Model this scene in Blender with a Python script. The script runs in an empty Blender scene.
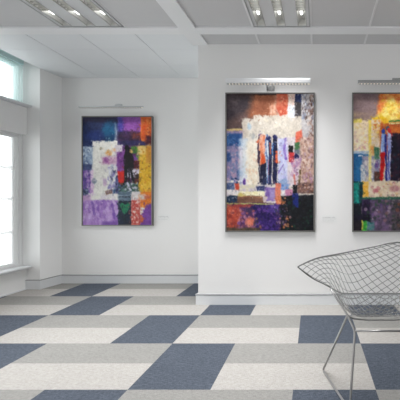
import bpy, bmesh, math, random
import numpy as np
from mathutils import Vector
random.seed(7)
SC = bpy.context.scene
COL = SC.collection

# ------------------------------------------------------------------ helpers
def lin(c):
    out = []
    for v in c:
        v = v / 255.0
        out.append(v / 12.92 if v <= 0.04045 else ((v + 0.055) / 1.055) ** 2.4)
    return out

class MB:
    """collects boxes, prisms and tubes; build() links them as ONE mesh object"""
    def __init__(self):
        self.v, self.f, self.smooth = [], [], []
    def add(self, verts, faces, smooth=False):
        b = len(self.v)
        self.v += [tuple(p) for p in verts]
        for f in faces:
            self.f.append(tuple(b + i for i in f)); self.smooth.append(smooth)
        return self
    def box(self, x0, x1, y0, y1, z0, z1):
        p = [(x0,y0,z0),(x1,y0,z0),(x1,y1,z0),(x0,y1,z0),(x0,y0,z1),(x1,y0,z1),(x1,y1,z1),(x0,y1,z1)]
        return self.add(p, [(3,2,1,0),(4,5,6,7),(0,1,5,4),(1,2,6,5),(2,3,7,6),(3,0,4,7)])
    def prism(self, pts, z0, z1):            # pts: counter-clockwise (x, y)
        n = len(pts)
        p = [(x,y,z0) for x,y in pts] + [(x,y,z1) for x,y in pts]
        fs = [tuple(range(n-1,-1,-1)), tuple(range(n,2*n))]
        for i in range(n):
            j = (i+1) % n
            fs.append((i, j, n+j, n+i))
        return self.add(p, fs)
    def profile_x(self, prof, x0, x1):       # prof: list of (y, z), swept along x
        n = len(prof)
        p = [(x0,y,z) for y,z in prof] + [(x1,y,z) for y,z in prof]
        fs = [tuple(range(n)), tuple(range(2*n-1,n-1,-1))]
        for i in range(n):
            j = (i+1) % n
            fs.append((j, i, n+i, n+j))
        return self.add(p, fs)
    def profile_y(self, prof, y0, y1):       # prof: list of (x, z), swept along y
        n = len(prof)
        p = [(x,y0,z) for x,z in prof] + [(x,y1,z) for x,z in prof]
        fs = [tuple(range(n)), tuple(range(2*n-1,n-1,-1))]
        for i in range(n):
            j = (i+1) % n
            fs.append((j, i, n+i, n+j))
        return self.add(p, fs)
    def tube(self, pts, r, n=8, cap=True):
        pts = [Vector(p) for p in pts]
        m = len(pts)
        tang = []
        for i in range(m):
            a = pts[max(i-1,0)]; b = pts[min(i+1,m-1)]
            t = (b-a)
            tang.append(t.normalized() if t.length > 1e-9 else Vector((0,0,1)))
        up = Vector((0,0,1)) if abs(tang[0].z) < .9 else Vector((1,0,0))
        nrm = (up - tang[0]*up.dot(tang[0])).normalized()
        rings = []
        for i in range(m):
            nrm = (nrm - tang[i]*nrm.dot(tang[i]))
            nrm = nrm.normalized() if nrm.length > 1e-6 else tang[i].orthogonal().normalized()
            bn = tang[i].cross(nrm)
            rings.append([pts[i] + (nrm*math.cos(2*math.pi*k/n) + bn*math.sin(2*math.pi*k/n))*r for k in range(n)])
        V = [q for ring in rings for q in ring]
        F = []
        for i in range(m-1):
            for k in range(n):
                k2 = (k+1) % n
                F.append((i*n+k, i*n+k2, (i+1)*n+k2, (i+1)*n+k))
        self.add(V, F, True)
        if cap:
            b = len(self.v) - len(V)
            self.f.append(tuple(b+k for k in range(n-1,-1,-1))); self.smooth.append(False)
            self.f.append(tuple(b+(m-1)*n+k for k in range(n))); self.smooth.append(False)
        return self
    def build(self, name, mat, parent=None, loc=(0,0,0), bevel=0.0):
        me = bpy.data.meshes.new(name)
        me.from_pydata(self.v, [], self.f)
        me.polygons.foreach_set('use_smooth', self.smooth)
        me.materials.append(mat)
        me.update()
        bm = bmesh.new(); bm.from_mesh(me)
        bmesh.ops.recalc_face_normals(bm, faces=bm.faces)
        bm.to_mesh(me); bm.free()
        o = bpy.data.objects.new(name, me); COL.objects.link(o)
        o.location = loc
        if parent: o.parent = parent
        if bevel:
            b = o.modifiers.new('bevel', 'BEVEL'); b.width = bevel; b.segments = 2; b.limit_method = 'ANGLE'
        return o

def thing(name, label, cat, loc, group=None):
    o = bpy.data.objects.new(name, None); COL.objects.link(o)
    o.location = loc; o.empty_display_size = .1
    o['label'] = label; o['category'] = cat
    if group: o['group'] = group
    return o
def struct(o, label=None):
    o['kind'] = 'structure'
    if label: o['label'] = label
    return o

# ---------------------------------------------------------------- materials
def mat(name, rgb, rough=.6, metal=0.0, bump=0.0, bscale=200.0, var=0.0, vscale=4.0, spec=.5):
    m = bpy.data.materials.new(name); m.use_nodes = True
    nt = m.node_tree; b = nt.nodes['Principled BSDF']
    c = lin(rgb)
    b.inputs['Roughness'].default_value = rough
    b.inputs['Metallic'].default_value = metal
    b.inputs['Specular IOR Level'].default_value = spec
    tc = nt.nodes.new('ShaderNodeTexCoord')
    n = nt.nodes.new('ShaderNodeTexNoise'); n.inputs['Scale'].default_value = vscale; n.inputs['Detail'].default_value = 4
    nt.links.new(tc.outputs['Object'], n.inputs['Vector'])
    mx = nt.nodes.new('ShaderNodeMix'); mx.data_type = 'RGBA'
    mx.inputs['A'].default_value = (*[v*(1-var) for v in c], 1)
    mx.inputs['B'].default_value = (*[min(1,v*(1+var)) for v in c], 1)
    nt.links.new(n.outputs['Fac'], mx.inputs['Factor'])
    nt.links.new(mx.outputs['Result'], b.inputs['Base Color'])
    if bump:
        n2 = nt.nodes.new('ShaderNodeTexNoise'); n2.inputs['Scale'].default_value = bscale
        nt.links.new(tc.outputs['Object'], n2.inputs['Vector'])
        bp = nt.nodes.new('ShaderNodeBump'); bp.inputs['Strength'].default_value = bump; bp.inputs['Distance'].default_value = .002
        nt.links.new(n2.outputs['Fac'], bp.inputs['Height'])
        nt.links.new(bp.outputs['Normal'], b.inputs['Normal'])
    return m
def emit(name, rgb, s):
    m = bpy.data.materials.new(name); m.use_nodes = True
    b = m.node_tree.nodes['Principled BSDF']
    b.inputs['Base Color'].default_value = (*lin(rgb), 1)
    b.inputs['Emission Color'].default_value = (*lin(rgb), 1)
    b.inputs['Emission Strength'].default_value = s
    return m
def glass(name, tint):
    m = bpy.data.materials.new(name); m.use_nodes = True
    nt = m.node_tree; nt.nodes.clear()
    out = nt.nodes.new('ShaderNodeOutputMaterial')
    tr = nt.nodes.new('ShaderNodeBsdfTransparent'); tr.inputs['Color'].default_value = (*tint, 1)
    gl = nt.nodes.new('ShaderNodeBsdfGlossy'); gl.inputs['Roughness'].default_value = .02
    fr = nt.nodes.new('ShaderNodeFresnel'); fr.inputs['IOR'].default_value = 1.3
    mx = nt.nodes.new('ShaderNodeMixShader')
    nt.links.new(fr.outputs['Fac'], mx.inputs['Fac'])
    nt.links.new(tr.outputs['BSDF'], mx.inputs[1]); nt.links.new(gl.outputs['BSDF'], mx.inputs[2])
    nt.links.new(mx.outputs['Shader'], out.inputs['Surface'])
    return m

M_WALL   = mat('wall_paint', (232,231,230), .75, bump=.08, bscale=160, var=.012, vscale=1.3)
M_SIDE   = mat('reveal_paint', (240,240,239), .7, var=.01)
M_TRIM   = mat('trim_paint', (218,220,222), .5, var=.008)
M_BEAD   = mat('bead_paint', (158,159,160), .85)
M_CEIL   = mat('ceiling_tile', (202,202,203), .85, bump=.12, bscale=300, var=.02, vscale=60)
M_CEILB  = mat('ceiling_tile_smooth', (226,229,231), .85, bump=.06, bscale=300, var=.01, vscale=3)
M_GROOVE = mat('ceiling_void', (120,122,124), .9)
M_BEAM   = mat('ceiling_band', (233,234,235), .7, var=.008)
M_TBAR   = mat('tee_bar', (222,222,223), .5)
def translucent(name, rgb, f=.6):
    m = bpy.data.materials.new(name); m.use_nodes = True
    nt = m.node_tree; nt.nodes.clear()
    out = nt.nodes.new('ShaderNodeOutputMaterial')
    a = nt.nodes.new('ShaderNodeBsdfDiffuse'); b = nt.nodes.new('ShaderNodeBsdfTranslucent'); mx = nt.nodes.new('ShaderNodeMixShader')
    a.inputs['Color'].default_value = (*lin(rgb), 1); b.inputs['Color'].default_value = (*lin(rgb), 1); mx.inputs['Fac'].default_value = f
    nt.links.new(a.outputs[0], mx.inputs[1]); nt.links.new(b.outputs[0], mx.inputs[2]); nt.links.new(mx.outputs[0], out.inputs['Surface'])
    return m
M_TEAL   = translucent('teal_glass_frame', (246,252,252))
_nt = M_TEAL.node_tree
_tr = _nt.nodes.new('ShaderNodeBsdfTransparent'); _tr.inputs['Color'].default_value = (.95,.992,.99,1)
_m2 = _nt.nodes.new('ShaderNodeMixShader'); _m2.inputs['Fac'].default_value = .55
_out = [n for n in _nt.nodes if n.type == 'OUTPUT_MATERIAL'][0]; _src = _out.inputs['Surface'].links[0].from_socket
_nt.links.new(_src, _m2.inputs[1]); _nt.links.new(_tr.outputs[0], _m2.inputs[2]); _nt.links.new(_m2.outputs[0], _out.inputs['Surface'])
M_WFRAME = translucent('window_white_glare', (248,249,249), .3)  # part translucent so the frame glows, imitating window glare
M_BAR    = translucent('glazing_bar_glare', (250,250,250))  # translucency stands in for bloom washing over the bars
M_TEALW  = mat('teal_glow_white', (214,240,240), .6, var=.01)  # teal tint of the light put into the lintel and recess colour
M_FRAME  = mat('picture_frame_metal', (118,116,113), .4, .5, var=.05, vscale=20)
M_LAMPW  = mat('lamp_bar_satin', (235,236,238), .3, .35)
M_LAMPD  = mat('lamp_bar_grey', (172,173,174), .35, .6)
M_LED    = mat('perforation_grey', (188,188,187), .5)
M_LAMPS  = mat('lamp_bar_pale', (196,198,200), .4, .2)
M_LEDL   = emit('lamp_beads', (250,240,222), .3)
M_PLATE  = mat('label_card', (230,230,229), .35, var=.004)
M_INK    = mat('label_ink', (184,184,185), .6)
M_STEEL  = mat('brushed_steel', (158,157,156), .34, .8, var=.12, vscale=30)
M_WIRE   = mat('steel_wire', (138,138,137), .4, .6, var=.12, vscale=30)
M_RIM    = mat('steel_rim', (128,128,127), .4, .7, var=.1, vscale=30)
M_HOUS   = mat('light_housing', (206,207,208), .4, var=.01)
M_REFL   = mat('light_reflector', (225,225,222), .35, .2)
M_BLADE  = mat('light_blade', (178,178,175), .35, .5)
M_GLINT   = emit('trough_glint', (255,255,252), 2.2)  # emission for the painted-in bright spot of each trough
M_TUBE2  = emit('fluorescent_dim', (255,255,252), 1.5)
M_GLASS  = glass('window_glass', (.97,.99,.99))

# carpet: 0.5 m blue squares, and pale/grey half-width planks between them
def carpet():
    m = bpy.data.materials.new('carpet_tiles'); m.use_nodes = True
    nt = m.node_tree; b = nt.nodes['Principled BSDF']; L = nt.links.new
    b.inputs['Roughness'].default_value = .95; b.inputs['Specular IOR Level'].default_value = .1
    tc = nt.nodes.new('ShaderNodeTexCoord')
    sp = nt.nodes.new('ShaderNodeSeparateXYZ'); L(tc.outputs['Object'], sp.inputs[0])
    def mth(op, a, bb=None, c=None):
        n = nt.nodes.new('ShaderNodeMath'); n.operation = op
        for i, v in enumerate((a, bb, c)):
            if v is None: continue
            if isinstance(v, (int, float)): n.inputs[i].default_value = v
            else: L(v, n.inputs[i])
        return n.outputs[0]
    X, Y = sp.outputs['X'], sp.outputs['Y']
    Xs = mth('ADD', X, mth('MULTIPLY', mth('SUBTRACT', Y, 2.05), .02))
    gx = mth('DIVIDE', mth('ADD', Xs, 1.158 + .499*30), .499)
    gy = mth('DIVIDE', mth('ADD', Y, -1.562 + .5*20), .5)
    cx = mth('FLOOR', gx); ry = mth('FLOOR', gy)
    par = mth('MODULO', ry, 2.0)                   # 0: the row from 1.562 to 2.062
    s = mth('MODULO', mth('ADD', cx, par), 3.0)
    blue = mth('LESS_THAN', s, .5)
    far = mth('GREATER_THAN', mth('FRACT', gy), .5)
    # woven streaks: fine noise stretched along x, different direction for blue
    def noise(sx, sy, scale, det=3):
        mp = nt.nodes.new('ShaderNodeMapping'); mp.inputs['Scale'].default_value = (sx, sy, 1)
        L(tc.outputs['Object'], mp.inputs['Vector'])
        n = nt.nodes.new('ShaderNodeTexNoise'); n.inputs['Scale'].default_value = scale; n.inputs['Detail'].default_value = det
        L(mp.outputs[0], n.inputs['Vector']); return n.outputs['Fac']
    n1 = noise(1, 4, 34); n2 = noise(1, 2, 7, 3); n3 = noise(3, 1, 70, 2)
    def mix(f, a, c):
        n = nt.nodes.new('ShaderNodeMix'); n.data_type = 'RGBA'
        for k, v in (('Factor', f), ('A', a), ('B', c)):
            if isinstance(v, tuple): n.inputs[k].default_value = (*v, 1)
            elif isinstance(v, (int, float)): n.inputs[k].default_value = v
            else: L(v, n.inputs[k])
        return n.outputs['Result']
    plank = mix(far, tuple(lin((164,161,157))), tuple(lin((137,136,133))))
    base = mix(blue, plank, tuple(lin((77,83,93))))
    v = mth('ADD', mth('MULTIPLY', mth('SUBTRACT', n1, .5), 1.3), mth('MULTIPLY', mth('SUBTRACT', n3, .5), 1.2))
    v = mth('ADD', v, mth('MULTIPLY', mth('SUBTRACT', n2, .5), .3))
    v = mth('MULTIPLY', v, mth('ADD', mth('MULTIPLY', blue, .55), .45))
    gain = mth('ADD', v, 1.0)
    # seams, slightly lighter where pieces butt together
    def seam(g, w):
        fr = mth('FRACT', g); d = mth('MINIMUM', fr, mth('SUBTRACT', 1.0, fr)); return mth('LESS_THAN', d, w)
    vm = nt.nodes.new('ShaderNodeVectorMath'); vm.operation = 'SCALE'
    L(base, vm.inputs[0]); L(gain, vm.inputs['Scale'])
    L(vm.outputs[0], b.inputs['Base Color'])
    bp = nt.nodes.new('ShaderNodeBump'); bp.inputs['Strength'].default_value = .35; bp.inputs['Distance'].default_value = .003
    L(n3, bp.inputs['Height']); L(bp.outputs[0], b.inputs['Normal'])
    return m
M_CARPET = carpet()

# ------------------------------------------------------------------ camera
F = 259.0; CX = 318.0; CY = 199.0; EYE = 1.15
cam = bpy.data.cameras.new('camera'); co = bpy.data.objects.new('camera', cam); COL.objects.link(co)
cam.sensor_fit = 'HORIZONTAL'; cam.sensor_width = 36; cam.lens = 36 * F / 400
cam.shift_x = -(CX - 200) / 400; cam.shift_y = (CY - 200) / 400
cam.clip_start = .02
co.location = (0, 0, EYE); co.rotation_euler = (math.pi/2, 0, 0)
SC.camera = co

# ------------------------------------------------------------------ the room
YF, YB = 2.8313, 3.5458            # front partition, back wall
ZC, ZB = 2.844, 2.809              # ceiling heights: main room, alcove
XL = -3.718                        # face of the wall below the windows
XE = -1.3096                       # left end of the partition
Y0, XR = -1.6, 2.7                 # how far the room is built towards and beyond the camera
YP = 3.309                         # near face of the pier in the corner

struct(MB().box(-3.96, XR+.1, Y0, YB+.12, -.1, 0).build('floor', M_CARPET), 'carpet of blue squares and grey and off-white planks')
struct(MB().box(-3.96, XR+.1, YB, YB+.12, 0, 3.2).build('wall_back', M_WALL))
struct(MB().box(XE, XR+.1, YF, YB, 0, 3.2).build('wall_front', M_WALL))
# left wall: pier in the corner, low wall under the windows, beam between them, solid ends
w = MB()
w.prism([(-3.96,YP),(-3.552,YP),(-3.505,YB),(-3.96,YB)], 0, 3.2)
w.box(-3.96, XL, Y0, YP, 0, .272)
w.box(-3.96, XL, Y0, YP, 1.968, 2.318)
w.box(-3.96, -3.76, Y0, .25, .272, 3.2)
struct(w.build('wall_left', M_SIDE))
struct(MB().box(-3.96, -3.76, .25, YP, 2.86, 3.2).box(-3.96, -3.50, Y0, YP, 3.2, 3.25).build('trim_1', M_TEALW), 'pale lintel above the upper window')
# sill and ledge
def nose(x0, x1, z0, z1):
    r = .010
    return [(x0,z0),(x1-.012,z0),(x1-.012,z0+.006),(x1-.004,z0+.008),(x1,z0+.016),(x1,z1-r),(x1-.003,z1-.003),(x1-r,z1),(x0,z1)]
struct(MB().profile_y(nose(-3.90, -3.648, .268, .302), .2, YP-.001).build('trim_2', M_TRIM), 'white window sill of the lower window')
struct(MB().profile_y(nose(-3.90, -3.648, 2.314, 2.345), .2, YP-.001).build('trim_3', M_TRIM), 'white ledge under the upper window')

# windows: frame, glazing bars and panes
def window(name, label, z0, z1, y0, y1, ys, zs, mf, fw):
    xo = -3.80
    m = MB()
    def ring(xa, xb, a, wd):            # a frame of width wd, inset a from the opening
        m.box(xa, xb, y0+a, y0+a+wd, z0+a*.4, z1-a*.4); m.box(xa, xb, y1-a-wd, y1-a, z0+a*.4, z1-a*.4)
        m.box(xa, xb, y0+a+wd, y1-a-wd, z0+a*.4, z0+a*.4+wd); m.box(xa, xb, y0+a+wd, y1-a-wd, z1-a*.4-wd, z1-a*.4)
    ring(-3.86, -3.772, 0, fw*.55)
    ring(-3.85, -3.786, fw*.5, fw*.4)
    ring(-3.83, -3.795, fw*.8, fw*.45)
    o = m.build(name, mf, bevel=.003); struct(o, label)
    b = MB()
    i = fw*1.1
    for y in ys: b.box(-3.83, -3.798, y-.017, y+.017, z0+.03, z1-.03)
    if len(zs):
        for z in zs: b.box(-3.829, -3.800, y0+i, y1-i, z-.015, z+.015)
    b.build('glazing_bar', M_BAR, o)
    MB().box(-3.818, -3.812, y0+i, y1-i, z0+.03, z1-.03).build('pane', M_GLASS, o)
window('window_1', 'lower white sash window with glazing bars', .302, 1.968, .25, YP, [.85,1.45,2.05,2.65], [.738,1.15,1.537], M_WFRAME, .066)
window('window_2', 'upper window strip with pale teal frame', 2.345, 2.86, .25, YP, [1.45,2.35], [], M_TEAL, .066)

# skirting
def skirt_prof(y, d=1):                # (y, z) against a wall face at y, standing out by 18 mm
    return [(y,0),(y-.018*d,0),(y-.018*d,.098),(y-.013*d,.104),(y-.013*d,.112),(y-.005*d,.116),(y,.116)]
struct(MB().profile_x(skirt_prof(YF), XE-.018, XR).box(XE-.018, XE, YF, YB, 0, .116).build('baseboard_front', M_TRIM))
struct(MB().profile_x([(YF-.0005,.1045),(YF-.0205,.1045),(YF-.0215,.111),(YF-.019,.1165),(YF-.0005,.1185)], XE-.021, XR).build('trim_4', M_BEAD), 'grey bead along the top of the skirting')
struct(MB().profile_x(skirt_prof(YB), -3.51, XE-.018).build('baseboard_back', M_TRIM))
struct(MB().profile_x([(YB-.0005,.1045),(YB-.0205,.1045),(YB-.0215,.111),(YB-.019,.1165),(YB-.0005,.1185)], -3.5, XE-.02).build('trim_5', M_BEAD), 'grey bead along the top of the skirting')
s = MB()
s.prism([(-3.552-.001,YP),(-3.552+.018,YP-.018),(-3.505+.018,YB-.018),(-3.505,YB)], 0, .112)
s.box(XL, -3.536, YP-.018, YP, 0, .112)
s.box(XL, XL+.014, Y0, YP-.018, 0, .012)
struct(s.build('baseboard_left', M_TRIM))
t = MB()
t.prism([(-3.55,YP),(-3.552+.021,YP-.021),(-3.505+.021,YB-.021),(-3.505,YB-.018)], .112, .119)
t.box(XL, -3.535, YP-.021, YP, .112, .119)
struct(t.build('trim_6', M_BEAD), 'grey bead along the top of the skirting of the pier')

# ceiling: tiled main room
YT0, YT1 = 2.543, 2.643            # band across the room
XB0, XB1 = -1.372, -1.205          # band along the room
cols_r = [XB1, -.640, -.067, .506, 1.079, 1.652, 2.225, XR]
cols_l = [-3.552, -3.16, -2.535, -1.895, XB0]
rows = [YT0, 1.39, .24, -.9, Y0]
c = MB(); tb = MB()
def cell(x0, x1, y0, y1, skip=False):
    if not skip: c.box(x0, x1, y0, y1, ZC, ZC+.03)
for i in range(len(cols_r)-1):
    for j in range(len(rows)-1):
        cell(cols_r[i], cols_r[i+1], rows[j+1], rows[j], skip=(i == 1 and j == 0))
    cell(cols_r[i], cols_r[i+1], YT1, YF)
for i in range(len(cols_l)-1):
    for j in range(len(rows)-1):
        cell(cols_l[i], cols_l[i+1], rows[j+1], rows[j], skip=(i == 2 and j == 0))
c.box(-3.552, XR, Y0, YB, 3.12, 3.15)
c.box(-3.552, -3.53, Y0, YP, ZC+.001, 3.2)
struct(c.build('ceiling', M_CEIL), 'grey tiled ceiling of the main room')
for x in cols_r[1:-1]:
    tb.box(x-.010, x+.010, Y0, YT0, ZC-.004, ZC+.004); tb.box(x-.010, x+.010, YT1, YF, ZC-.004, ZC+.004)
for x in (-1.895,):
    tb.box(x-.008, x+.008, Y0, YT0, ZC-.003, ZC+.004)
for y in rows[1:-1]:
    tb.box(XB1, XR, y-.010, y+.010, ZC-.003, ZC+.004); tb.box(-3.552, XB0, y-.010, y+.010, ZC-.003, ZC+.004)
struct(tb.build('trim_7', M_TBAR), 'white tee bars between the ceiling tiles')
b = MB()
b.box(-3.552, XR, YT0, YT1, ZC-.014, ZC+.03)
b.box(XB0, XB1, Y0, YT0, ZC-.014, ZC+.03); b.box(XB0, XB1, YT1, YF, ZC-.014, ZC+.03)
struct(b.build('trim_8', M_BEAM), 'white ceiling bands crossing in front of the partition')
# ceiling: smoother panels of the alcove, with open joints
c = MB()
def zb(y): return ZC-.013 + (ZB-ZC+.013)*(y-YT1)/(YB-YT1)
def sloped(m, x0, x1, y0, y1, dz, th):
    p = [(x0,y0,zb(y0)+dz),(x1,y0,zb(y0)+dz),(x1,y1,zb(y1)+dz),(x0,y1,zb(y1)+dz)]
    p += [(x,y,z+th) for x,y,z in p]
    m.add(p, [(3,2,1,0),(4,5,6,7),(0,1,5,4),(1,2,6,5),(2,3,7,6),(3,0,4,7)])
g = .0035
xs = [-3.552, -2.985, -2.435, -1.865, XB0]
ysb = [YT1, 2.903, 3.231, YB]
for i in range(4):
    for j in range(3):
        ga = g; gb = .0012
        sloped(c, xs[i]+ga*(i>0), xs[i+1]-ga*(i<3), ysb[j]+gb*(j>0), ysb[j+1]-gb*(j<2), 0, .02)
sloped(c, XB0, XE, YF, YB, 0, .02)
struct(c.build('ceiling', M_CEILB), 'smooth panelled ceiling of the alcove')
vd = MB(); sloped(vd, -3.552, XB0, YT1, YB, .012, .02)
struct(vd.build('trim_9', M_GROOVE), 'dark joints between the alcove ceiling panels')

# ---------------------------------------------------------- ceiling lights
def ceiling_light(x0, x1, centres, label):
    y0, y1 = 1.39+.012, YT0-.002
    t = thing('ceiling_light', label, 'ceiling light', ((x0+x1)/2, (y0+y1)/2, ZC), 'recessed louvred ceiling lights')
    ox, oy, oz = t.location
    def B(m, name, mm, par=t): return m.build(name, mm, par, loc=(0,0,0))
    hw = .040
    h = MB()
    edges = [x0] + [e for cc in centres for e in (cc-hw, cc+hw)] + [x1]
    for k in range(0, len(edges), 2):
        h.box(edges[k]-ox, edges[k+1]-ox, y0-oy, y1-oy, -.004, .010)
    for cc in centres:
        h.box(cc-hw-ox, cc+hw-ox, y0-oy, y0+.015-oy, -.004, .010); h.box(cc-hw-ox, cc+hw-ox, y1-.015-oy, y1-oy, -.004, .010)
    B(h, 'housing', M_HOUS)
    rim = MB()
    a, bb, p, q = x0-ox, x1-ox, y0-oy, y1-oy
    rim.box(a, a+.008, p, q, -.008, -.004).box(bb-.008, bb, p, q, -.008, -.004).box(a, bb, q-.008, q, -.008, -.004).box(a, bb, p, p+.008, -.008, -.004)
    B(rim, 'frame', M_LAMPD)
    for cc in centres:
        tr = MB()
        X = cc-ox
        prof = [(X-hw,.0),(X-hw*.8,.03),(X-hw*.45,.055),(X,.062),(X+hw*.45,.055),(X+hw*.8,.03),(X+hw,.0),(X+hw+.002,.0),(X+hw*.85,.035),(X+hw*.5,.062),(X,.068),(X-hw*.5,.062),(X-hw*.85,.035),(X-hw-.002,.0)]
        tr.profile_y(prof, y0+.015-oy, y1-.015-oy)
        ch = B(tr, 'trough', M_REFL)
        bl = MB()
        y = y0+.03
        while y < 2.335:
            bl.box(X-hw*.95, X+hw*.95, y-oy, y+.003-oy, .000, .022)
            y += .032
        bl.box(X-hw-.003, X-hw+.002, y0+.015-oy, y1-.015-oy, -.007, .002)
        bl.box(X+hw-.002, X+hw+.003, y0+.015-oy, y1-.015-oy, -.007, .002)
        B(bl, 'louvre', M_BLADE, ch)
        tr2 = MB().box(X-hw, X+hw, y1-.017-oy, y1-.014-oy, 0, .066).build('end_cap', M_REFL, ch)
        MB().tube([(X, y0+.02-oy, .040), (X, 2.335-oy, .040)], .012, 10).build('tube', M_TUBE2, ch)
        lm = MB().tube([(X, 2.35-oy, .026), (X, 2.40-oy, .026)], .014, 12)  # glowing stub stands in for the bright reflection in the trough
        B(lm, 'glint', M_GLINT, ch)
    return t
ceiling_light(-.630, -.077, [-.552, -.357, -.153], 'recessed three-strip louvred ceiling light in front of the partition, above the middle painting')
ceiling_light(-2.530, -1.905, [-2.445, -2.213, -1.980], 'recessed three-strip louvred ceiling light at left, nearer the windows')

# -------------------------------------------------------- paintings
def vnoise(h, w, sy, sx, rng):
    gy, gx = max(2, int(h/sy)+2), max(2, int(w/sx)+2)
    gr = rng.random((gy, gx))
    yy = np.linspace(0, gy-1.001, h); xx = np.linspace(0, gx-1.001, w)
    yi = yy.astype(int); xi = xx.astype(int); fy = (yy-yi)[:,None]; fx = (xx-xi)[None,:]
    fy = fy*fy*(3-2*fy); fx = fx*fx*(3-2*fx)
    a = gr[yi][:,xi]; b_ = gr[yi][:,xi+1]; c_ = gr[yi+1][:,xi]; d = gr[yi+1][:,xi+1]
    return (a*(1-fx)+b_*fx)*(1-fy) + (c_*(1-fx)+d*fx)*fy
def fbm(h, w, s, rng, ax=1.0, ay=1.0):
    o = np.zeros((h,w)); amp = 1; tot = 0
    for k in range(4):
        o += amp*vnoise(h, w, max(1.5,s*ay/2**k), max(1.5,s*ax/2**k), rng); tot += amp; amp *= .62
    return o/tot
class Paint:
    """brushes colour on to a canvas measured in units; K samples per unit"""
    K = 2.8
    def __init__(self, w, h, seed, base):
        self.W, self.H = w, h
        self.rng = np.random.default_rng(seed)
        self.nx, self.ny = int(w*self.K), int(h*self.K)
        self.x, self.y = np.meshgrid((np.arange(self.nx)+.5)/self.K, (np.arange(self.ny)+.5)/self.K)
        self.a = np.tile(np.array(base, float), (self.ny, self.nx, 1))
    def n(self, s, ax=1, ay=1): return fbm(self.ny, self.nx, s*self.K, self.rng, ax, ay)
    def lay(self, mask, c1, c2=None, s=4, ax=1, ay=1, op=1.0, con=2.6):
        c1 = np.array(c1, float); c2 = np.array(c2 if c2 is not None else c1, float)
        t = np.clip((self.n(s, ax, ay)-.5)*con+.5, 0, 1)[...,None]
        col = c1*(1-t)+c2*t
        m = np.clip(mask, 0, 1)[...,None]*op
        self.a = self.a*(1-m)+col*m
    def warp(self, wob):
        if not wob: return self.x, self.y
        return self.x+(self.n(5)-.5)*2*wob, self.y+(self.n(5)-.5)*2*wob
    def rect(self, x0, y0, x1, y1, c1, c2=None, soft=.5, wob=.8, **k):
        x, y = self.warp(wob)
        d = np.minimum(np.minimum(x-x0, x1-x), np.minimum(y-y0, y1-y))
        self.lay(d/soft+.5, c1, c2, **k)
    def ell(self, cx, cy, rx, ry, c1, c2=None, soft=1.0, wob=1.0, **k):
        x, y = self.warp(wob)
        r = np.sqrt(((x-cx)/rx)**2+((y-cy)/ry)**2)
        self.lay((1-r)*min(rx,ry)/soft+.5, c1, c2, **k)
    def poly(self, pts, c1, c2=None, soft=.6, wob=.6, **k):
        x, y = self.warp(wob)
        inside = np.zeros(x.shape, bool); dist = np.full(x.shape, 1e9)
        n = len(pts)
        for i in range(n):
            (xa,ya),(xb,yb) = pts[i], pts[(i+1)%n]
            cond = ((ya > y) != (yb > y)) & (x < (xb-xa)*(y-ya)/((yb-ya) if abs(yb-ya)>1e-9 else 1e-9)+xa)
            inside ^= cond
            L2 = (xb-xa)**2+(yb-ya)**2+1e-9
            tt = np.clip(((x-xa)*(xb-xa)+(y-ya)*(yb-ya))/L2, 0, 1)
            dist = np.minimum(dist, np.hypot(x-xa-tt*(xb-xa), y-ya-tt*(yb-ya)))
        sd = np.where(inside, dist, -dist)
        self.lay(sd/soft+.5, c1, c2, **k)
    def line(self, pts, w, c1, c2=None, soft=.5, wob=.5, **k):
        x, y = self.warp(wob)
        dist = np.full(x.shape, 1e9)
        for (xa,ya),(xb,yb) in zip(pts[:-1], pts[1:]):
            L2 = (xb-xa)**2+(yb-ya)**2+1e-9
            tt = np.clip(((x-xa)*(xb-xa)+(y-ya)*(yb-ya))/L2, 0, 1)
            dist = np.minimum(dist, np.hypot(x-xa-tt*(xb-xa), y-ya-tt*(yb-ya)))
        self.lay((w/2-dist)/soft+.5, c1, c2, **k)
    def dabs(self, x0, y0, x1, y1, n, cols, r0=.5, r1=1.6, op=.8, asp=1.0):
        for _ in range(n):
            cx = self.rng.uniform(x0, x1); cy = self.rng.uniform(y0, y1)
            r = self.rng.uniform(r0, r1); ang = self.rng.uniform(-.6, .6)
            cc = np.array(cols[self.rng.integers(len(cols))], float)
            rx, ry = r, r*asp
            pad = max(rx, ry)+1.2
            i0 = max(0, int((cy-pad)*self.K)); i1 = min(self.ny, int((cy+pad)*self.K)+1)
            j0 = max(0, int((cx-pad)*self.K)); j1 = min(self.nx, int((cx+pad)*self.K)+1)
            if i1 <= i0 or j1 <= j0: continue
            dx = self.x[i0:i1,j0:j1]-cx; dy = self.y[i0:i1,j0:j1]-cy
            u = dx*math.cos(ang)+dy*math.sin(ang); v = -dx*math.sin(ang)+dy*math.cos(ang)
            d = np.sqrt((u/rx)**2+(v/ry)**2)
            m = np.clip((1-d)*min(rx,ry)/.5+.4, 0, 1)[...,None]*op
            self.a[i0:i1,j0:j1] = self.a[i0:i1,j0:j1]*(1-m)+cc*m
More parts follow.
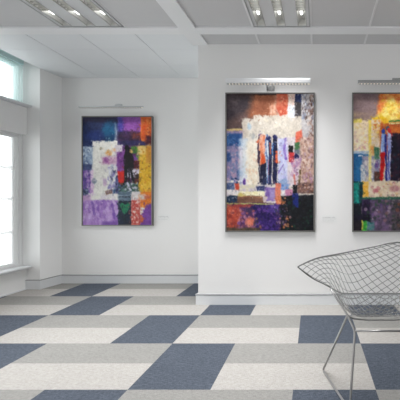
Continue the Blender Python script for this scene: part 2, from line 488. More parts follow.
    def smear(self, n=2200):
        # drag short strokes of neighbouring paint over the edges
        for _ in range(n):
            cx = self.rng.uniform(0, self.W); cy = self.rng.uniform(0, self.H)
            ox, oy = self.rng.normal(0, 1.9), self.rng.normal(0, 2.4)
            j = int(min(max((cx+ox)*self.K, 0), self.nx-1)); i = int(min(max((cy+oy)*self.K, 0), self.ny-1))
            cc = self.a[i, j].copy()*self.rng.uniform(.82, 1.10)
            rx = self.rng.uniform(.25, .9); ry = rx*self.rng.uniform(1.0, 2.8); ang = self.rng.normal(0, .7)
            pad = max(rx, ry)+1
            i0 = max(0, int((cy-pad)*self.K)); i1 = min(self.ny, int((cy+pad)*self.K)+1)
            j0 = max(0, int((cx-pad)*self.K)); j1 = min(self.nx, int((cx+pad)*self.K)+1)
            if i1 <= i0 or j1 <= j0: continue
            dx = self.x[i0:i1,j0:j1]-cx; dy = self.y[i0:i1,j0:j1]-cy
            u = dx*math.cos(ang)+dy*math.sin(ang); v = -dx*math.sin(ang)+dy*math.cos(ang)
            m = np.clip((1-np.sqrt((u/rx)**2+(v/ry)**2))*rx/.5+.3, 0, 1)[...,None]*.45
            self.a[i0:i1,j0:j1] = self.a[i0:i1,j0:j1]*(1-m)+cc*m
    def finish(self, amp=15):
        # wet paint: drag edges about, then a little blending and richer darks
        dx = (self.n(7)-.5)*1.2+(self.n(2)-.5)*1.3; dy = (self.n(7)-.5)*2.4+(self.n(2)-.5)*1.3
        j = np.clip((self.x+dx)*self.K, 0, self.nx-1).astype(int); i = np.clip((self.y+dy)*self.K, 0, self.ny-1).astype(int)
        self.a = self.a*.25+self.a[i, j]*.75
        p = np.pad(self.a, ((1,1),(1,1),(0,0)), mode='edge')
        self.a = self.a*.8+(p[:-2,1:-1]+p[2:,1:-1]+p[1:-1,:-2]+p[1:-1,2:])*.05
        self.smear()
        self.a = 255*np.clip(self.a/255, 0, 1)**1.12
        g = (self.n(1.6)-.5)*amp*2 + (self.n(1.2, 3, .6)-.5)*amp
        self.a = np.clip(self.a+g[...,None], 3, 250)
        return self.a

def art_middle():
    p = Paint(89, 139, 11, (226,220,210))
    R, E, PL, LN, D = p.rect, p.ell, p.poly, p.line, p.dabs
    # dark slate and orange sky
    R(-2,-2,30,38,(62,54,62),(88,76,80),soft=2,s=10,ax=2)
    PL([(27,-2),(52,-2),(52,24),(20,26),(20,20),(24,14)],(152,94,68),(178,116,84),soft=8,s=8)
    PL([(2,27),(14,20),(22,20),(20,32),(14,36),(2,36)],(96,76,76),(120,96,92),soft=5,s=6)
    R(-2,-2,51,1.2,(62,44,44),soft=1.2)
    R(44,10,51,21,(228,196,176),(214,150,122),soft=3,s=2,ay=3)
    R(-2,35.2,17,37.2,(214,190,130),soft=1)
    # white field
    R(16,25.2,90,100,(226,219,209),(204,192,180),soft=1.2,wob=1,s=6,ay=2)
    R(27.5,21.5,90,40,(222,214,203),(200,190,178),soft=1.2,s=5)
    E(23,33,2,3.5,(176,204,226),op=.7); E(27,43,2,3,(150,160,170),op=.5); E(40,45,5,4,(226,190,196),op=.5)
    D(30,26,88,44,60,[(246,242,236),(214,208,196),(232,222,200)],.6,1.8,.5)
    # red block, pale stripes, navy block and speckled edge
    PL([(51,-1),(63,-1),(63,10),(61,21),(55,22.5),(50.5,14)],(196,88,66),(214,128,100),soft=1.4,s=3)
    D(55,4,62,20,14,[(236,170,140),(228,150,118),(196,70,46)],.5,1.4,.7)
    R(63.5,-1,69.5,13,(238,222,212),(226,196,186),soft=.6,s=3,ay=3)
    R(62.5,11,70,24,(214,220,232),(234,234,238),soft=1,s=3)
    R(69.7,-1,77,11,(34,42,78),(46,60,110),soft=.6,s=3); R(69.7,8,76.5,22.5,(58,54,62),(84,76,74),soft=1.5,s=3)
    R(76.5,-1,90,50,(178,172,176),(208,204,204),soft=1.2,s=3)
    D(77,1,89,26,150,[(120,116,130),(226,228,234),(96,72,66),(150,160,184),(200,196,196)],.35,1.1,.75,2)
    D(83,1,89,60,70,[(98,66,58),(140,104,94),(214,196,184)],.4,1.2,.7,2)
    # blue and lilac left side
    R(-2,37,16.5,88,(182,154,176),(128,128,168),soft=1.2,s=4,ay=1.4)
    R(-2,40,16,53,(38,78,136),(70,112,164),soft=2,s=4)
    D(0,50,16,92,80,[(204,178,190),(150,130,168),(84,112,160),(196,160,176),(110,140,180)],.6,1.7,.6)
    E(2,64,3,5,(52,86,140),soft=2); E(13,80,3,4,(72,98,146),soft=2); D(0,85,15,94,30,[(40,56,100),(70,90,140),(150,150,180)],.6,1.5,.8)
    R(13,45,22,92,(230,232,236),(206,220,234),soft=3,s=5,ay=2,op=.8)
    E(18,89,1.6,3.5,(98,60,150),soft=1)
    R(20,48,32,95,(236,224,204),(244,238,224),soft=3,s=5,ay=2,op=.8)
    D(20,60,32,94,36,[(224,200,170),(246,240,228),(232,190,160)],.5,1.2,.5,2)
    # the figures
    LN([(33.5,42),(32.4,52),(32.2,70)],1.6,(66,54,84),(104,60,64),s=3)
    LN([(33,42),(35,41)],1.3,(60,50,120)); LN([(31.5,49),(33,47)],2,(222,130,96))
    PL([(34,41),(39,41),(40,58),(39,74),(34.5,74),(33.4,56)],(222,138,102),(236,190,170),s=3,ay=2)
    E(37,66,2.2,6,(206,88,46),soft=1.2)
    PL([(34.2,72),(40.4,70),(40.6,92),(34.6,93)],(24,26,56),(48,56,96),s=3,ay=2)
    LN([(33.8,58),(33,74),(34.2,90)],1.2,(40,36,66)); LN([(41.5,41),(39.6,52),(41.2,62),(42.5,70)],1.3,(48,74,132),(80,120,170))
    PL([(41.5,44),(45,44),(45,64),(43,68),(41,58)],(202,218,232),(232,236,240))
    PL([(41.6,68),(44.8,66),(44.8,91),(42,91)],(206,150,160),(170,120,160),s=3,ay=2)
    E(42.6,45,1.9,2.6,(30,36,96),soft=.8); PL([(42.6,47),(45.6,47),(46.4,62),(45.6,93),(42.4,93),(43,66)],(22,26,62),(60,70,120),s=3,ay=2)
    LN([(40.2,46),(39.8,58),(41.4,70),(41.6,90)],1.3,(60,100,160),(180,200,226),s=3)
    E(49.4,43.8,2.2,3.0,(26,30,90),soft=.8); PL([(47.4,46),(51.6,46),(52,60),(51.4,93),(47,93),(47.4,66)],(18,22,54),(36,42,92),s=3,ay=2)
    LN([(47.4,50),(46.8,62)],1.2,(80,130,190)); LN([(51,59),(51.2,69)],2.4,(212,96,56),s=2); LN([(44.6,50),(45,60)],1.0,(200,110,90))
    LN([(36,93),(52,93)],1.6,(46,56,92),(96,110,150))
    # lilac veil, black and red blocks, green, mottled edge
    R(52.4,45,63.5,93,(204,206,230),(186,188,222),soft=1.5,s=4,ay=2)
    D(53,48,63,92,50,[(222,226,240),(166,160,214),(190,200,230)],.6,1.6,.55,2)
    LN([(60,46),(59,58),(61,66)],2.4,(126,92,182),(164,140,204),s=3,op=.85); LN([(58,72),(53,80)],1.4,(130,100,180),op=.7)
    E(58,90,5,3,(130,156,190),soft=2,op=.7)
    R(62,44,77,94,(222,214,214),(204,188,200),soft=1.5,s=4,ay=2)
    PL([(71,39),(76.5,36),(77.5,47),(70,51)],(210,88,68),(226,124,100),soft=1.4)
    R(69.6,49,75,57,(92,132,90),(66,112,74),soft=1.2); R(69.5,56,75,62,(150,140,150),(110,116,130),soft=1.2)
    E(71,63.5,2.8,2.4,(34,30,84),soft=.8)
    R(63.4,52,68,60.5,(14,14,24),soft=.5,wob=.4); R(63.6,59.5,69.4,69,(184,44,56),(206,74,74),soft=.6,wob=.5)
    R(75,44,90,100,(214,188,174),(176,140,128),soft=2,s=3,ay=1.5)
    D(77,44,89,96,150,[(232,214,204),(150,106,94),(206,172,156),(186,160,176),(122,92,88)],.4,1.2,.65,1.6)
    D(66,66,76,86,44,[(150,110,160),(196,150,180),(222,190,200),(120,84,130)],.5,1.4,.6,2)
    LN([(75,78),(74,94)],2,(146,116,70),(110,90,60)); LN([(69,82),(70,94)],2,(206,130,120))
    D(78,80,88,92,30,[(150,110,150),(180,140,170)],.5,1.3,.6)
    # ledge
    R(-2,92,50,103.5,(222,214,190),(206,196,206),soft=1.2,s=3)
    R(-2,97,12,102,(206,192,206),(232,226,222),soft=1); R(-2,90,8,97,(60,80,124),(110,124,160),soft=1.5,s=3)
    R(8.5,91,12.8,97.5,(198,78,60),soft=1.2); R(8.6,97.6,11,102,(240,236,230),soft=.6)
    R(13,99,40,103.6,(234,226,180),(244,238,214),soft=1,s=3); R(30.5,93.5,39,99,(44,52,100),(84,92,140),soft=1.2,s=2)
    R(39,95,50,109,(160,134,192),(128,100,168),soft=1.5,s=3)
    R(-2,103,13,111.5,(18,38,66),(36,60,88),soft=1,s=3); R(11,103.5,40,111,(112,78,62),(142,104,88),soft=1.2,s=4,ax=3)
    R(12,101,18,104,(206,190,120),soft=1.2); LN([(13,104),(36,105)],.8,(170,120,90))
    PL([(37,103),(42,104),(40,110),(38,110)],(206,190,190),soft=1)
    # dark lower field
    R(-2,110.5,90,141,(110,70,104),(78,46,96),soft=.8,s=5)
    R(55,102.5,90,141,(14,15,24),(26,28,36),soft=1.5,s=5)
    R(28,112,54,141,(66,40,122),(44,26,88),soft=4,s=4)
    PL([(-2,113),(12,113),(16,120),(12,134),(4,138),(-2,138)],(192,88,66),(150,62,54),soft=4,s=4)
    D(0,113,14,136,50,[(216,110,84),(170,64,52),(226,140,116),(120,56,66)],.6,1.8,.6)
    D(12,114,30,137,90,[(168,124,164),(206,150,160),(130,90,150),(196,110,96),(90,50,90)],.6,1.9,.6)
    E(24,130,4.5,4,(212,112,90),(230,150,128),soft=3,s=2)
    R(5,112,28,115,(190,80,64),(150,58,60),soft=2,s=3,op=.8); E(28,116,3.6,2.4,(34,24,90),soft=1.5); E(22,118,4,2.6,(70,54,90),soft=2)
    D(28,113,52,138,110,[(54,30,110),(96,64,150),(30,20,70),(130,84,160),(84,56,140)],.6,1.9,.6)
    D(28,126,36,138,20,[(150,140,90),(190,120,96),(70,60,60)],.6,1.6,.5)
    R(-2,135.5,34,141,(70,62,52),(104,84,66),soft=1.5,s=3)
    LN([(0,111.3),(48,111.8)],1.2,(186,190,120),(150,150,90),s=6)
    # right of centre
    R(44,97,50,106,(166,148,196),soft=1.2); R(50,91,55.4,112,(212,112,92),(228,150,124),soft=1.2,s=3)
    R(55.6,92,63,98,(98,130,190),(150,176,214),soft=1,s=2); R(55.6,97.6,61,103,(236,232,228),(206,196,200),soft=1)
    R(60,97,67.4,103,(204,140,164),(170,120,160),soft=1); R(67.4,92,72.4,101,(14,13,22),soft=.7)
    R(72.4,90,90,101,(150,114,100),(104,80,78),soft=1.5,s=3); D(73,91,88,101,36,[(206,180,176),(140,96,76),(84,66,80),(190,150,140)],.5,1.3,.7)
    R(67.5,101,73.4,115,(24,38,108),(34,50,130),soft=1.2,s=3)
    D(50,104,62,112,24,[(206,128,76),(170,92,60),(226,160,110)],.6,1.5,.75); R(44,112,53,120,(120,96,170),(84,60,140),soft=2,s=3)
    D(50,112,62,138,60,[(110,84,140),(60,40,80),(34,70,70),(150,120,140),(30,26,40)],.6,1.5,.65)
    D(60,104,88,137,80,[(24,58,40),(30,82,56),(14,20,30),(52,40,34),(20,40,44),(12,12,18)],.6,1.7,.6)
    D(54,124,68,136,16,[(206,140,96),(170,100,70),(190,150,150)],.5,1.2,.75)
    return p

def art_back():
    p = Paint(72, 111, 23, (228,226,220))
    p.K = 2.6; p.__init__(72, 111, 23, (228,226,220))
    R, E, PL, LN, D = p.rect, p.ell, p.poly, p.line, p.dabs
    R(-2,-2,37,33,(24,36,76),(36,54,104),soft=1.5,s=7); R(-2,-2,37,5,(46,32,74),(32,34,72),soft=3,s=4)
    E(28,14,8,10,(18,96,132),(26,72,116),soft=5,s=4); E(12,20,9,5,(40,62,128),soft=4,op=.7)
    PL([(33.5,6),(36,12),(37.6,30),(33,30)],(136,148,168),(170,180,194),soft=2.5,s=3)
    R(36.5,-2,44,17,(62,58,144),(82,66,160),soft=2,s=5); R(42,-2,61.5,17,(128,70,152),(150,92,172),soft=2.5,s=5)
    R(36,15,62,31,(42,28,64),(64,40,84),soft=2.5,s=4); D(38,17,62,29,40,[(90,52,90),(36,30,70),(60,34,60)],.8,2,.5)
    R(50,16,61,23,(128,62,56),(80,44,56),soft=3,s=3); R(36,24.5,67,31,(38,40,86),(70,56,110),soft=1.5,s=4)
    R(60.6,-2,74,25,(206,94,36),(222,128,62),soft=1.2,s=4); R(62,1,66,20,(190,110,60),(214,84,30),soft=1.5,s=2,ay=2)
    R(66,19,74,29,(104,30,40),(70,26,50),soft=3,s=3); D(67,2,71,18,14,[(226,150,90),(150,70,60)],.6,1.4,.7)
    # white field
    R(-2,30.5,10.5,49,(196,210,224),(140,160,190),soft=1,s=3); D(0,31,10,48,30,[(230,236,240),(90,110,150),(180,200,220)],.6,1.6,.7)
    R(10.2,24.6,36,84,(240,238,232),(228,226,220),soft=.6,wob=.4,s=8); R(33,29,42,50,(226,218,220),(206,196,210),soft=1.2,s=3)
    R(-2,48,9.5,56,(44,58,108),(76,92,140),soft=1.5,s=3)
    R(-2,55,9,84,(112,74,164),(160,120,190),soft=1.2,s=3,ay=2); D(0,56,8,80,24,[(70,56,130),(196,170,214),(90,70,150)],.6,1.6,.65,2)
    R(8,54,11,84,(214,180,212),(232,214,230),soft=1,s=3); R(-2,74,6,80,(40,54,90),(150,160,190),soft=1.5,s=2)
    E(19,33,1.6,1.4,(150,140,110),soft=1); E(27,37,3.2,3.2,(226,166,84),(240,200,150),soft=2.2,s=2); E(34,34,3,2,(232,190,150),soft=2)
    R(19.5,41,38,48.6,(196,140,180),(226,206,220),soft=2.5,s=3); E(24.5,44,2.6,3,(160,96,160),soft=2)
    D(26,49,37,78,70,[(110,100,170),(226,226,236),(60,60,110),(160,150,200),(200,210,226)],.5,1.5,.7,1.8)
    E(12,66,2.2,3,(130,142,158),soft=1.4); E(23,67,2,4,(206,180,206),soft=1.4); E(33,76,1.6,3,(60,90,130),soft=1.2)
    # figure area
    R(35.5,30,46,57,(150,92,170),(120,56,140),soft=1.2,s=3,ay=2); R(44,29,60,80,(66,34,66),(110,60,120),soft=1.5,s=3)
    R(34,29,41,36,(222,214,220),soft=1.5)
    R(50.5,30,58,37,(92,150,54),(60,110,50),soft=1.5,s=2); E(58,43,3,5,(84,130,56),(150,180,110),soft=1.5,s=2)
    E(54,46,3.4,6,(132,84,160),soft=1.5); R(53,45,60,53,(100,26,36),(70,24,40),soft=1.5,s=2)
    R(46,53,60,62,(206,200,224),(234,232,238),soft=1.5,s=3); R(54,59,60,72,(110,30,36),(60,50,50),soft=1.5,s=3)
    R(36.4,56,43.8,68.5,(226,42,20),(204,30,24),soft=.9,s=3)
    PL([(45,31),(49,31),(51,36),(53,42),(53,54),(43,54),(42.4,42),(44,36)],(18,14,22),(36,24,36),soft=.8)
    E(46.5,31.5,2.4,3,(16,12,22),soft=.7); E(50.6,34.6,1.8,2.2,(222,186,120),soft=.9)
    LN([(45,53),(44.4,68)],3.2,(14,12,22)); LN([(50,53),(52.6,67)],2.8,(14,12,22)); LN([(48,53),(48.4,68)],1.6,(26,22,44))
    R(34.5,68,60,78,(40,66,56),(96,116,120),soft=1.2,s=3); D(36,67,59,78,60,[(30,90,60),(214,214,226),(20,24,34),(90,110,150),(44,110,76)],.5,1.5,.75)
    LN([(47,68),(50,75)],2,(206,206,224)); R(34.4,60,37,80,(34,40,84),(120,120,170),soft=1,s=2)
    R(58.5,29.5,74,79,(226,180,40),(236,196,80),soft=1,s=4); R(57.5,29.5,66,38,(232,198,120),(240,216,150),soft=2,s=3)
    D(60,32,71,78,40,[(210,140,30),(120,90,30),(244,214,110),(226,150,40)],.5,1.3,.65); R(66,30,74,47,(222,140,70),(206,150,60),soft=2.5,s=3,op=.8)
    # lower part
    R(-2,84.5,37,113,(166,126,198),(192,158,214),soft=1,s=5,ay=2); D(0,86,36,108,70,[(206,180,222),(126,82,174),(150,108,188),(222,204,232)],.7,2,.45,2.2)
    LN([(10,88),(12,100)],2.6,(112,74,168),op=.7); LN([(31,90),(33,104)],2.4,(116,76,170),op=.7); R(20,107,36,113,(110,66,160),soft=2,op=.7)
    R(6,78.5,37,85.5,(232,230,222),(220,212,220),soft=1.2,s=4); PL([(23,76),(30,74.5),(31,78),(24,79.6)],(124,92,82),(160,130,120),soft=1.4)
    R(-2,80,8,86,(196,160,200),soft=1.5)
    R(36.6,76.5,51,86,(84,104,126),(126,146,160),soft=1,s=3,ax=3); LN([(38,82),(49,82)],1,(30,40,60))
    R(36.6,85.5,50.6,113,(12,26,50),(24,44,70),soft=.7,s=4); PL([(37.6,89),(41,88),(44,90),(49.6,87.6),(49,93),(45,99.6),(42.6,100)],(24,118,84),(34,140,100),soft=1,s=3)
    LN([(43,100),(43,107)],1,(20,70,66),op=.7)
    R(50.4,76.5,61,86,(226,220,218),(206,200,206),soft=.8,s=3); 
    R(50.6,85,60,113,(214,120,108),(190,70,66),soft=.7,s=2); D(51,85,59.4,109,60,[(236,222,214),(180,60,58),(240,200,190)],.4,.9,.85,1.5)
    R(59.8,76.5,74,93,(218,118,28),(228,140,50),soft=1,s=3); R(58,79,66,85,(222,210,204),(230,160,110),soft=1.5,s=2); R(64,80,70,84,(196,110,100),soft=1.5,op=.7)
    PL([(66,90),(74,88),(74,113),(59.8,113),(59.8,101),(63,98)],(116,62,152),(134,84,166),soft=1.2,s=3); PL([(60,100),(64,104),(62,108),(60,108)],(214,110,60),soft=1)
    return p

def art_right():
    p = Paint(92, 139, 37, (232,220,196))
    R, E, PL, LN, D = p.rect, p.ell, p.poly, p.line, p.dabs
    R(-2,-2,94,46,(214,150,84),(232,186,110),soft=1,s=6)
    R(-2,-2,30,28,(124,104,110),(146,124,124),soft=4,s=8); R(-2,18,24,28,(170,146,132),(148,126,124),soft=4,s=5)
    PL([(28,-2),(60,-2),(60,12),(34,22),(24,22)],(220,122,62),(236,166,96),soft=3,s=4)
    D(26,0,92,24,90,[(222,104,52),(236,170,96),(206,90,56),(240,200,130),(230,140,60)],.8,2.2,.6)
    PL([(20,26),(30,18),(36,6),(42,4),(48,12),(48,24),(36,30),(22,31)],(240,208,84),(250,234,150),soft=4,s=4)
    D(30,6,50,24,40,[(244,228,160),(232,200,60),(226,170,70)],.8,2,.6)
    PL([(20,25),(30,22),(38,27),(34,33),(24,32)],(238,200,36),(228,176,40),soft=2,s=3)
    R(-2,27,26,62,(250,238,206),(246,222,190),soft=1.2,s=5); R(-2,25.5,9,29,(238,220,110),soft=1.4)
    D(1,30,16,60,50,[(248,240,222),(240,214,150),(222,190,186)],.7,1.8,.5); D(2,48,14,58,14,[(226,170,170),(236,220,160)],.7,1.6,.6)
    R(15.6,26,29,70,(238,226,214),(226,196,150),soft=1.5,s=4); D(18,26,32,40,26,[(232,150,60),(238,200,110),(214,120,60)],.6,1.6,.7)
    R(16,26,18.8,94,(242,214,96),(246,230,150),soft=.9,s=4,ay=3)
    R(28,30,94,64,(206,112,48),(176,86,44),soft=2,s=5); D(29,30,92,62,90,[(224,140,60),(150,66,40),(232,170,90),(190,90,60)],.8,2,.6)
    LN([(38,28),(50,27),(56,29)],1.6,(40,110,60),(80,150,70)); LN([(38,30.4),(48,30)],1.1,(226,222,170)); E(36,35,2,2,(70,90,110),soft=1)
    # grounds
    R(-2,59,16,92,(32,96,150),(44,116,166),soft=1,s=5); R(-2,58,16,61,(214,224,232),(170,190,214),soft=1)
    R(5,62.4,9.4,64,(230,232,236),soft=.8); R(9.5,63,29,92,(196,186,190),(150,150,176),soft=2,s=3,ay=2)
    D(9,64,28,91,80,[(236,230,224),(150,140,170),(110,130,160),(220,206,190)],.6,1.6,.65,2); R(8,72,12,92,(222,220,220),(190,196,206),soft=1.2,s=3)
    R(16,60,19,94,(232,214,130),(240,230,180),soft=.9); E(20,57,2.6,4,(226,166,96),soft=1.6)
    R(22,54,27.6,66,(64,116,86),(96,140,120),soft=1.6,s=2); E(25,72,2,4,(110,80,150),soft=1.2); R(22,79,29,90,(110,70,60),(70,60,60),soft=1.6,s=2)
    # the figures
    R(39,40,94,92,(28,20,46),(58,30,56),soft=1.6,s=5); D(40,42,92,90,120,[(20,16,44),(96,40,50),(40,34,80),(140,70,50),(24,60,70)],.8,2.2,.6)
    D(42,64,92,90,40,[(30,70,84),(60,30,60),(130,70,60)],.8,1.8,.5)
    E(31.8,38.6,1.9,2.6,(46,74,160),soft=.8); PL([(29.4,41),(34.4,41),(34.6,62),(28.6,62)],(196,210,238),(120,150,210),soft=.8,s=3,ay=3)
    LN([(34,42),(34.4,62),(35,88)],2.2,(28,34,110),(50,60,150))
    PL([(28.4,60),(33.4,59),(32.6,76),(31.4,89),(28,89),(28.8,74)],(216,28,28),(180,18,28),soft=.8,s=3)
    E(38,37,2,2.2,(206,50,56),soft=.8); PL([(35.6,39),(40,41),(40,58),(38.6,88),(36,88),(36,62)],(226,226,236),(140,150,210),soft=.9,s=3,ay=2)
    LN([(37.6,58),(36.6,74),(38,86)],1.4,(90,100,180)); LN([(39.8,40),(42,50)],1.6,(180,40,50)); R(40,43,46,60,(24,18,40),soft=1.2)
    PL([(60,46),(66,46),(67,88),(60,88)],(206,190,196),(150,70,70),soft=1,s=3,ay=2); E(63,42,2.2,3,(60,40,60),soft=1)
    # cream ledge
    R(9,88.5,94,106,(228,206,178),(240,226,204),soft=1,s=4); D(16,90,92,105,110,[(206,120,130),(236,220,200),(190,140,140),(246,236,216),(222,180,130)],.6,1.9,.55)
    R(9.6,88.5,16,104.5,(234,176,60),(242,200,110),soft=1,s=3)
    E(44,96,5,3,(190,120,140),soft=2,op=.7); E(24,98,3,2,(190,90,110),soft=1.6,op=.7)
    R(-2,89,10,114,(18,50,58),(22,90,92),soft=1,s=3); R(-2,90,6,112,(20,136,124),(40,160,150),soft=1.6,s=3); D(0,92,7,112,20,[(30,170,160),(14,70,80),(20,110,110)],.6,1.5,.7)
    # lower field
    R(9,105.5,94,141,(128,104,138),(90,78,100),soft=1,s=4); R(9,104.6,94,107.2,(44,110,84),(70,120,100),soft=1,s=4)
    R(9,107,18,128,(36,22,52),(60,40,84),soft=3,s=3)
    D(12,108,94,138,220,[(160,130,164),(196,176,190),(84,70,100),(60,90,70),(150,110,110),(110,84,140),(44,60,56)],.7,2.1,.6)
    R(40,108,94,141,(56,66,54),(96,80,80),soft=8,s=4,op=.55); D(46,108,94,138,60,[(40,60,48),(150,90,70),(70,50,70)],.8,2,.6)
    R(-2,111,8.6,141,(16,36,44),(26,28,40),soft=1.2,s=3); R(-2,122.5,18,129.6,(14,12,26),(30,22,50),soft=1.4,s=3); R(-2,129,9,141,(40,30,40),(26,20,30),soft=1,s=3)
    R(9,129,15,141,(40,150,62),(90,180,70),soft=1,s=2); R(8.6,128,10,138,(200,190,90),soft=.6); R(14,130,22,138,(60,130,130),(120,140,150),soft=2,s=2)
    return p

ALB = .88
def canvas_mesh(name, art, w, h, parent, y):
    a = art.finish()
    ny, nx = a.shape[:2]
    xs = np.linspace(-w/2, w/2, nx+1); zs = np.linspace(h, 0, ny+1)
    XX, ZZ = np.meshgrid(xs, zs)
    V = np.stack([XX, np.full(XX.shape, y), ZZ], -1).reshape(-1, 3)
    ii, jj = np.meshgrid(np.arange(ny), np.arange(nx), indexing='ij')
    q = (ii*(nx+1)+jj)
    Fq = np.stack([q, q+nx+1, q+nx+2, q+1], -1).reshape(-1, 4)
    me = bpy.data.meshes.new(name)
    me.vertices.add(len(V)); me.vertices.foreach_set('co', V.ravel())
    me.loops.add(Fq.size); me.loops.foreach_set('vertex_index', Fq.ravel().astype(np.int32))
    me.polygons.add(len(Fq)); me.polygons.foreach_set('loop_start', (np.arange(len(Fq))*4).astype(np.int32))
    me.polygons.foreach_set('loop_total', np.full(len(Fq), 4, np.int32))
    me.update(calc_edges=True)
    s = np.clip(a/255.0, 0, 1)
    l = np.where(s <= .04045, s/12.92, ((s+.055)/1.055)**2.4)
    l = np.clip(l*ALB, 0, .92)
    # colour lives on the corners through the vertices: blend neighbouring samples
    pad = np.pad(l, ((1,1),(1,1),(0,0)), mode='edge')
    vc = (pad[:-1,:-1]+pad[1:,:-1]+pad[:-1,1:]+pad[1:,1:])/4
    col = np.ones((len(V), 4), np.float32); col[:,:3] = vc.reshape(-1, 3)
    at = me.color_attributes.new('paint', 'FLOAT_COLOR', 'POINT')
    at.data.foreach_set('color', col.ravel())
    m = bpy.data.materials.get('oil_paint')
    if not m:
        m = bpy.data.materials.new('oil_paint'); m.use_nodes = True
        nt = m.node_tree; b = nt.nodes['Principled BSDF']
        b.inputs['Roughness'].default_value = .5; b.inputs['Specular IOR Level'].default_value = .25
        n = nt.nodes.new('ShaderNodeVertexColor'); n.layer_name = 'paint'
        nt.links.new(n.outputs['Color'], b.inputs['Base Color'])
        tc = nt.nodes.new('ShaderNodeTexCoord'); nn = nt.nodes.new('ShaderNodeTexNoise'); nn.inputs['Scale'].default_value = 220
        nt.links.new(tc.outputs['Object'], nn.inputs['Vector'])
        bp = nt.nodes.new('ShaderNodeBump'); bp.inputs['Strength'].default_value = .25; bp.inputs['Distance'].default_value = .002
        nt.links.new(nn.outputs['Fac'], bp.inputs['Height']); nt.links.new(bp.outputs[0], b.inputs['Normal'])
    me.materials.append(m)
    o = bpy.data.objects.new(name, me); COL.objects.link(o); o.parent = parent
    return o
def painting(label, art, xc, z0, w, h, ywall):
    t = thing('painting', label, 'painting', (xc, ywall, z0), 'framed abstract paintings')
    fr = MB(); fw = .013; d = .034
    fr.box(-w/2, -w/2+fw, -d, -.0005, 0, h); fr.box(w/2-fw, w/2, -d, -.0005, 0, h)
    fr.box(-w/2+fw, w/2-fw, -d, -.0005, 0, fw); fr.box(-w/2+fw, w/2-fw, -d, -.0005, h-fw, h)
    fr.build('frame', M_FRAME, t, bevel=.002)
    bk = MB().box(-w/2+fw, w/2-fw, -.020, -.002, fw, h-fw).build('backing_board', M_LED, t)
    c = canvas_mesh('canvas', art, w-2*fw+.002, h-2*fw+.002, t, -.026)
    c.location = (0, 0, fw-.001)
    return t
painting('framed abstract painting with white field and standing figures, left one on the partition', art_middle(), -.5185, .793, .968, 1.508, YF)
painting('framed abstract painting with violet lower half, alone on the alcove back wall', art_back(), -2.728, .785, .960, 1.492, YB)
painting('framed abstract painting with yellow and orange top, right-hand one behind the chair', art_right(), .8545, .793, .968, 1.508, YF)

# ---------------------------------------------------- picture lights
def picture_light(label, xc, z, ywall, yoff, L, mbar, sl=1.0, up=0.0):
    t = thing('picture_light', label, 'picture light', (xc, ywall, z+.008), 'picture lights above the paintings')
    y = -yoff
    b = MB()
    prof = [(y-.022,-.028),(y-.024,.008),(y-.016,.021),(y+.006,.026),(y+.022,.018),(y+.024,-.022),(y+.012,-.034)]
    prof = [(y+(p-y)*sl, q*sl) for p, q in prof]
    b.profile_x(prof, -L/2, L/2)
    bar = b.build('lamp_bar', mbar, t, bevel=.003)
    ld = MB(); n = 26
    for i in range(n):
        x0 = -L/2+.012+i*(L-.024)/n
        ld.box(x0, x0+(L-.024)/n*.55, y-.016, y+.006, -.034*sl-.009, -.027*sl)
    ld.build('louvre', M_LED, bar)
    st = MB().box(-L/2+.008, L/2-.008, y-.004, y+.004, -.034*sl-.004, -.027*sl).build('led_strip', M_LEDL, bar)
    ar = MB().box(-.045, .045, -.012, -.0005, -.05+up, -.005+up)
    ar.build('wall_plate', M_LAMPD if mbar is M_LAMPW else mbar, t, bevel=.003)  # plate of the white bar greyed to stand in for its soft shadow
    MB().tube([(-.03,-.010,-.03+up),(-.03,y+.015,.0)], .008, 8).tube([(.03,-.010,-.03+up),(.03,y+.015,.0)], .008, 8).build('arm', mbar, t)
    la = bpy.data.lights.new('picture_lamp', 'AREA'); la.shape = 'RECTANGLE'; la.size = L-.03; la.size_y = .02
    la.energy = PICW; la.color = (1, .985, .965); la.spread = math.radians(95)
    lo = bpy.data.objects.new('picture_lamp', la); COL.objects.link(lo)
    lo.parent = t; lo.location = (0, y, -.047); lo.rotation_euler = (0, 0, 0)
    return t
PICW = 1.8
picture_light('white satin picture light above the middle painting with standing figures', -.5185, 2.375, YF, .13, .876, M_LAMPW)
picture_light('slim grey picture light above the alcove painting', -2.7215, 2.356, YB, .14, .850, M_LAMPS, .35, .09)
picture_light('grey picture light above the yellow-topped right-hand painting', .8545, 2.366, YF, .13, .876, M_LAMPD, .6, .10)

# ---------------------------------------------------- labels beside the paintings
def wall_label(label, xc, zc, ywall, w, h):
    t = thing('wall_label', label, 'wall label', (xc, ywall, zc), 'small cards beside the paintings')
    MB().box(-w/2, w/2, -.0022, -.0004, -h/2, h/2).build('card', M_PLATE, t)
    m = MB(); rng = random.Random(3)
    def textline(z, hh, x1, gap):
        x = -w/2+.010
        while x < x1:
            ww = rng.uniform(.003, .007)
            zz = hh*rng.uniform(.6, 1)
            m.box(x, x+ww*.45, -.0026, -.0022, z, z+zz); m.box(x, x+ww, -.0026, -.0022, z, z+hh*.28)
            x += ww+gap
            if rng.random() < .16: x += .006
    textline(h*.12, .012, w/2-.02, .0016); textline(-h*.06, .006, w/2-.012, .0014)
    textline(-h*.30, .005, w/2-.035, .0014)
    m.build('caption', M_INK, t)
wall_label('small white caption card between the two paintings on the partition', .125, .935, YF, .165, .085)
wall_label('small white caption card right of the alcove painting', -2.108, .895, YB, .165, .085)

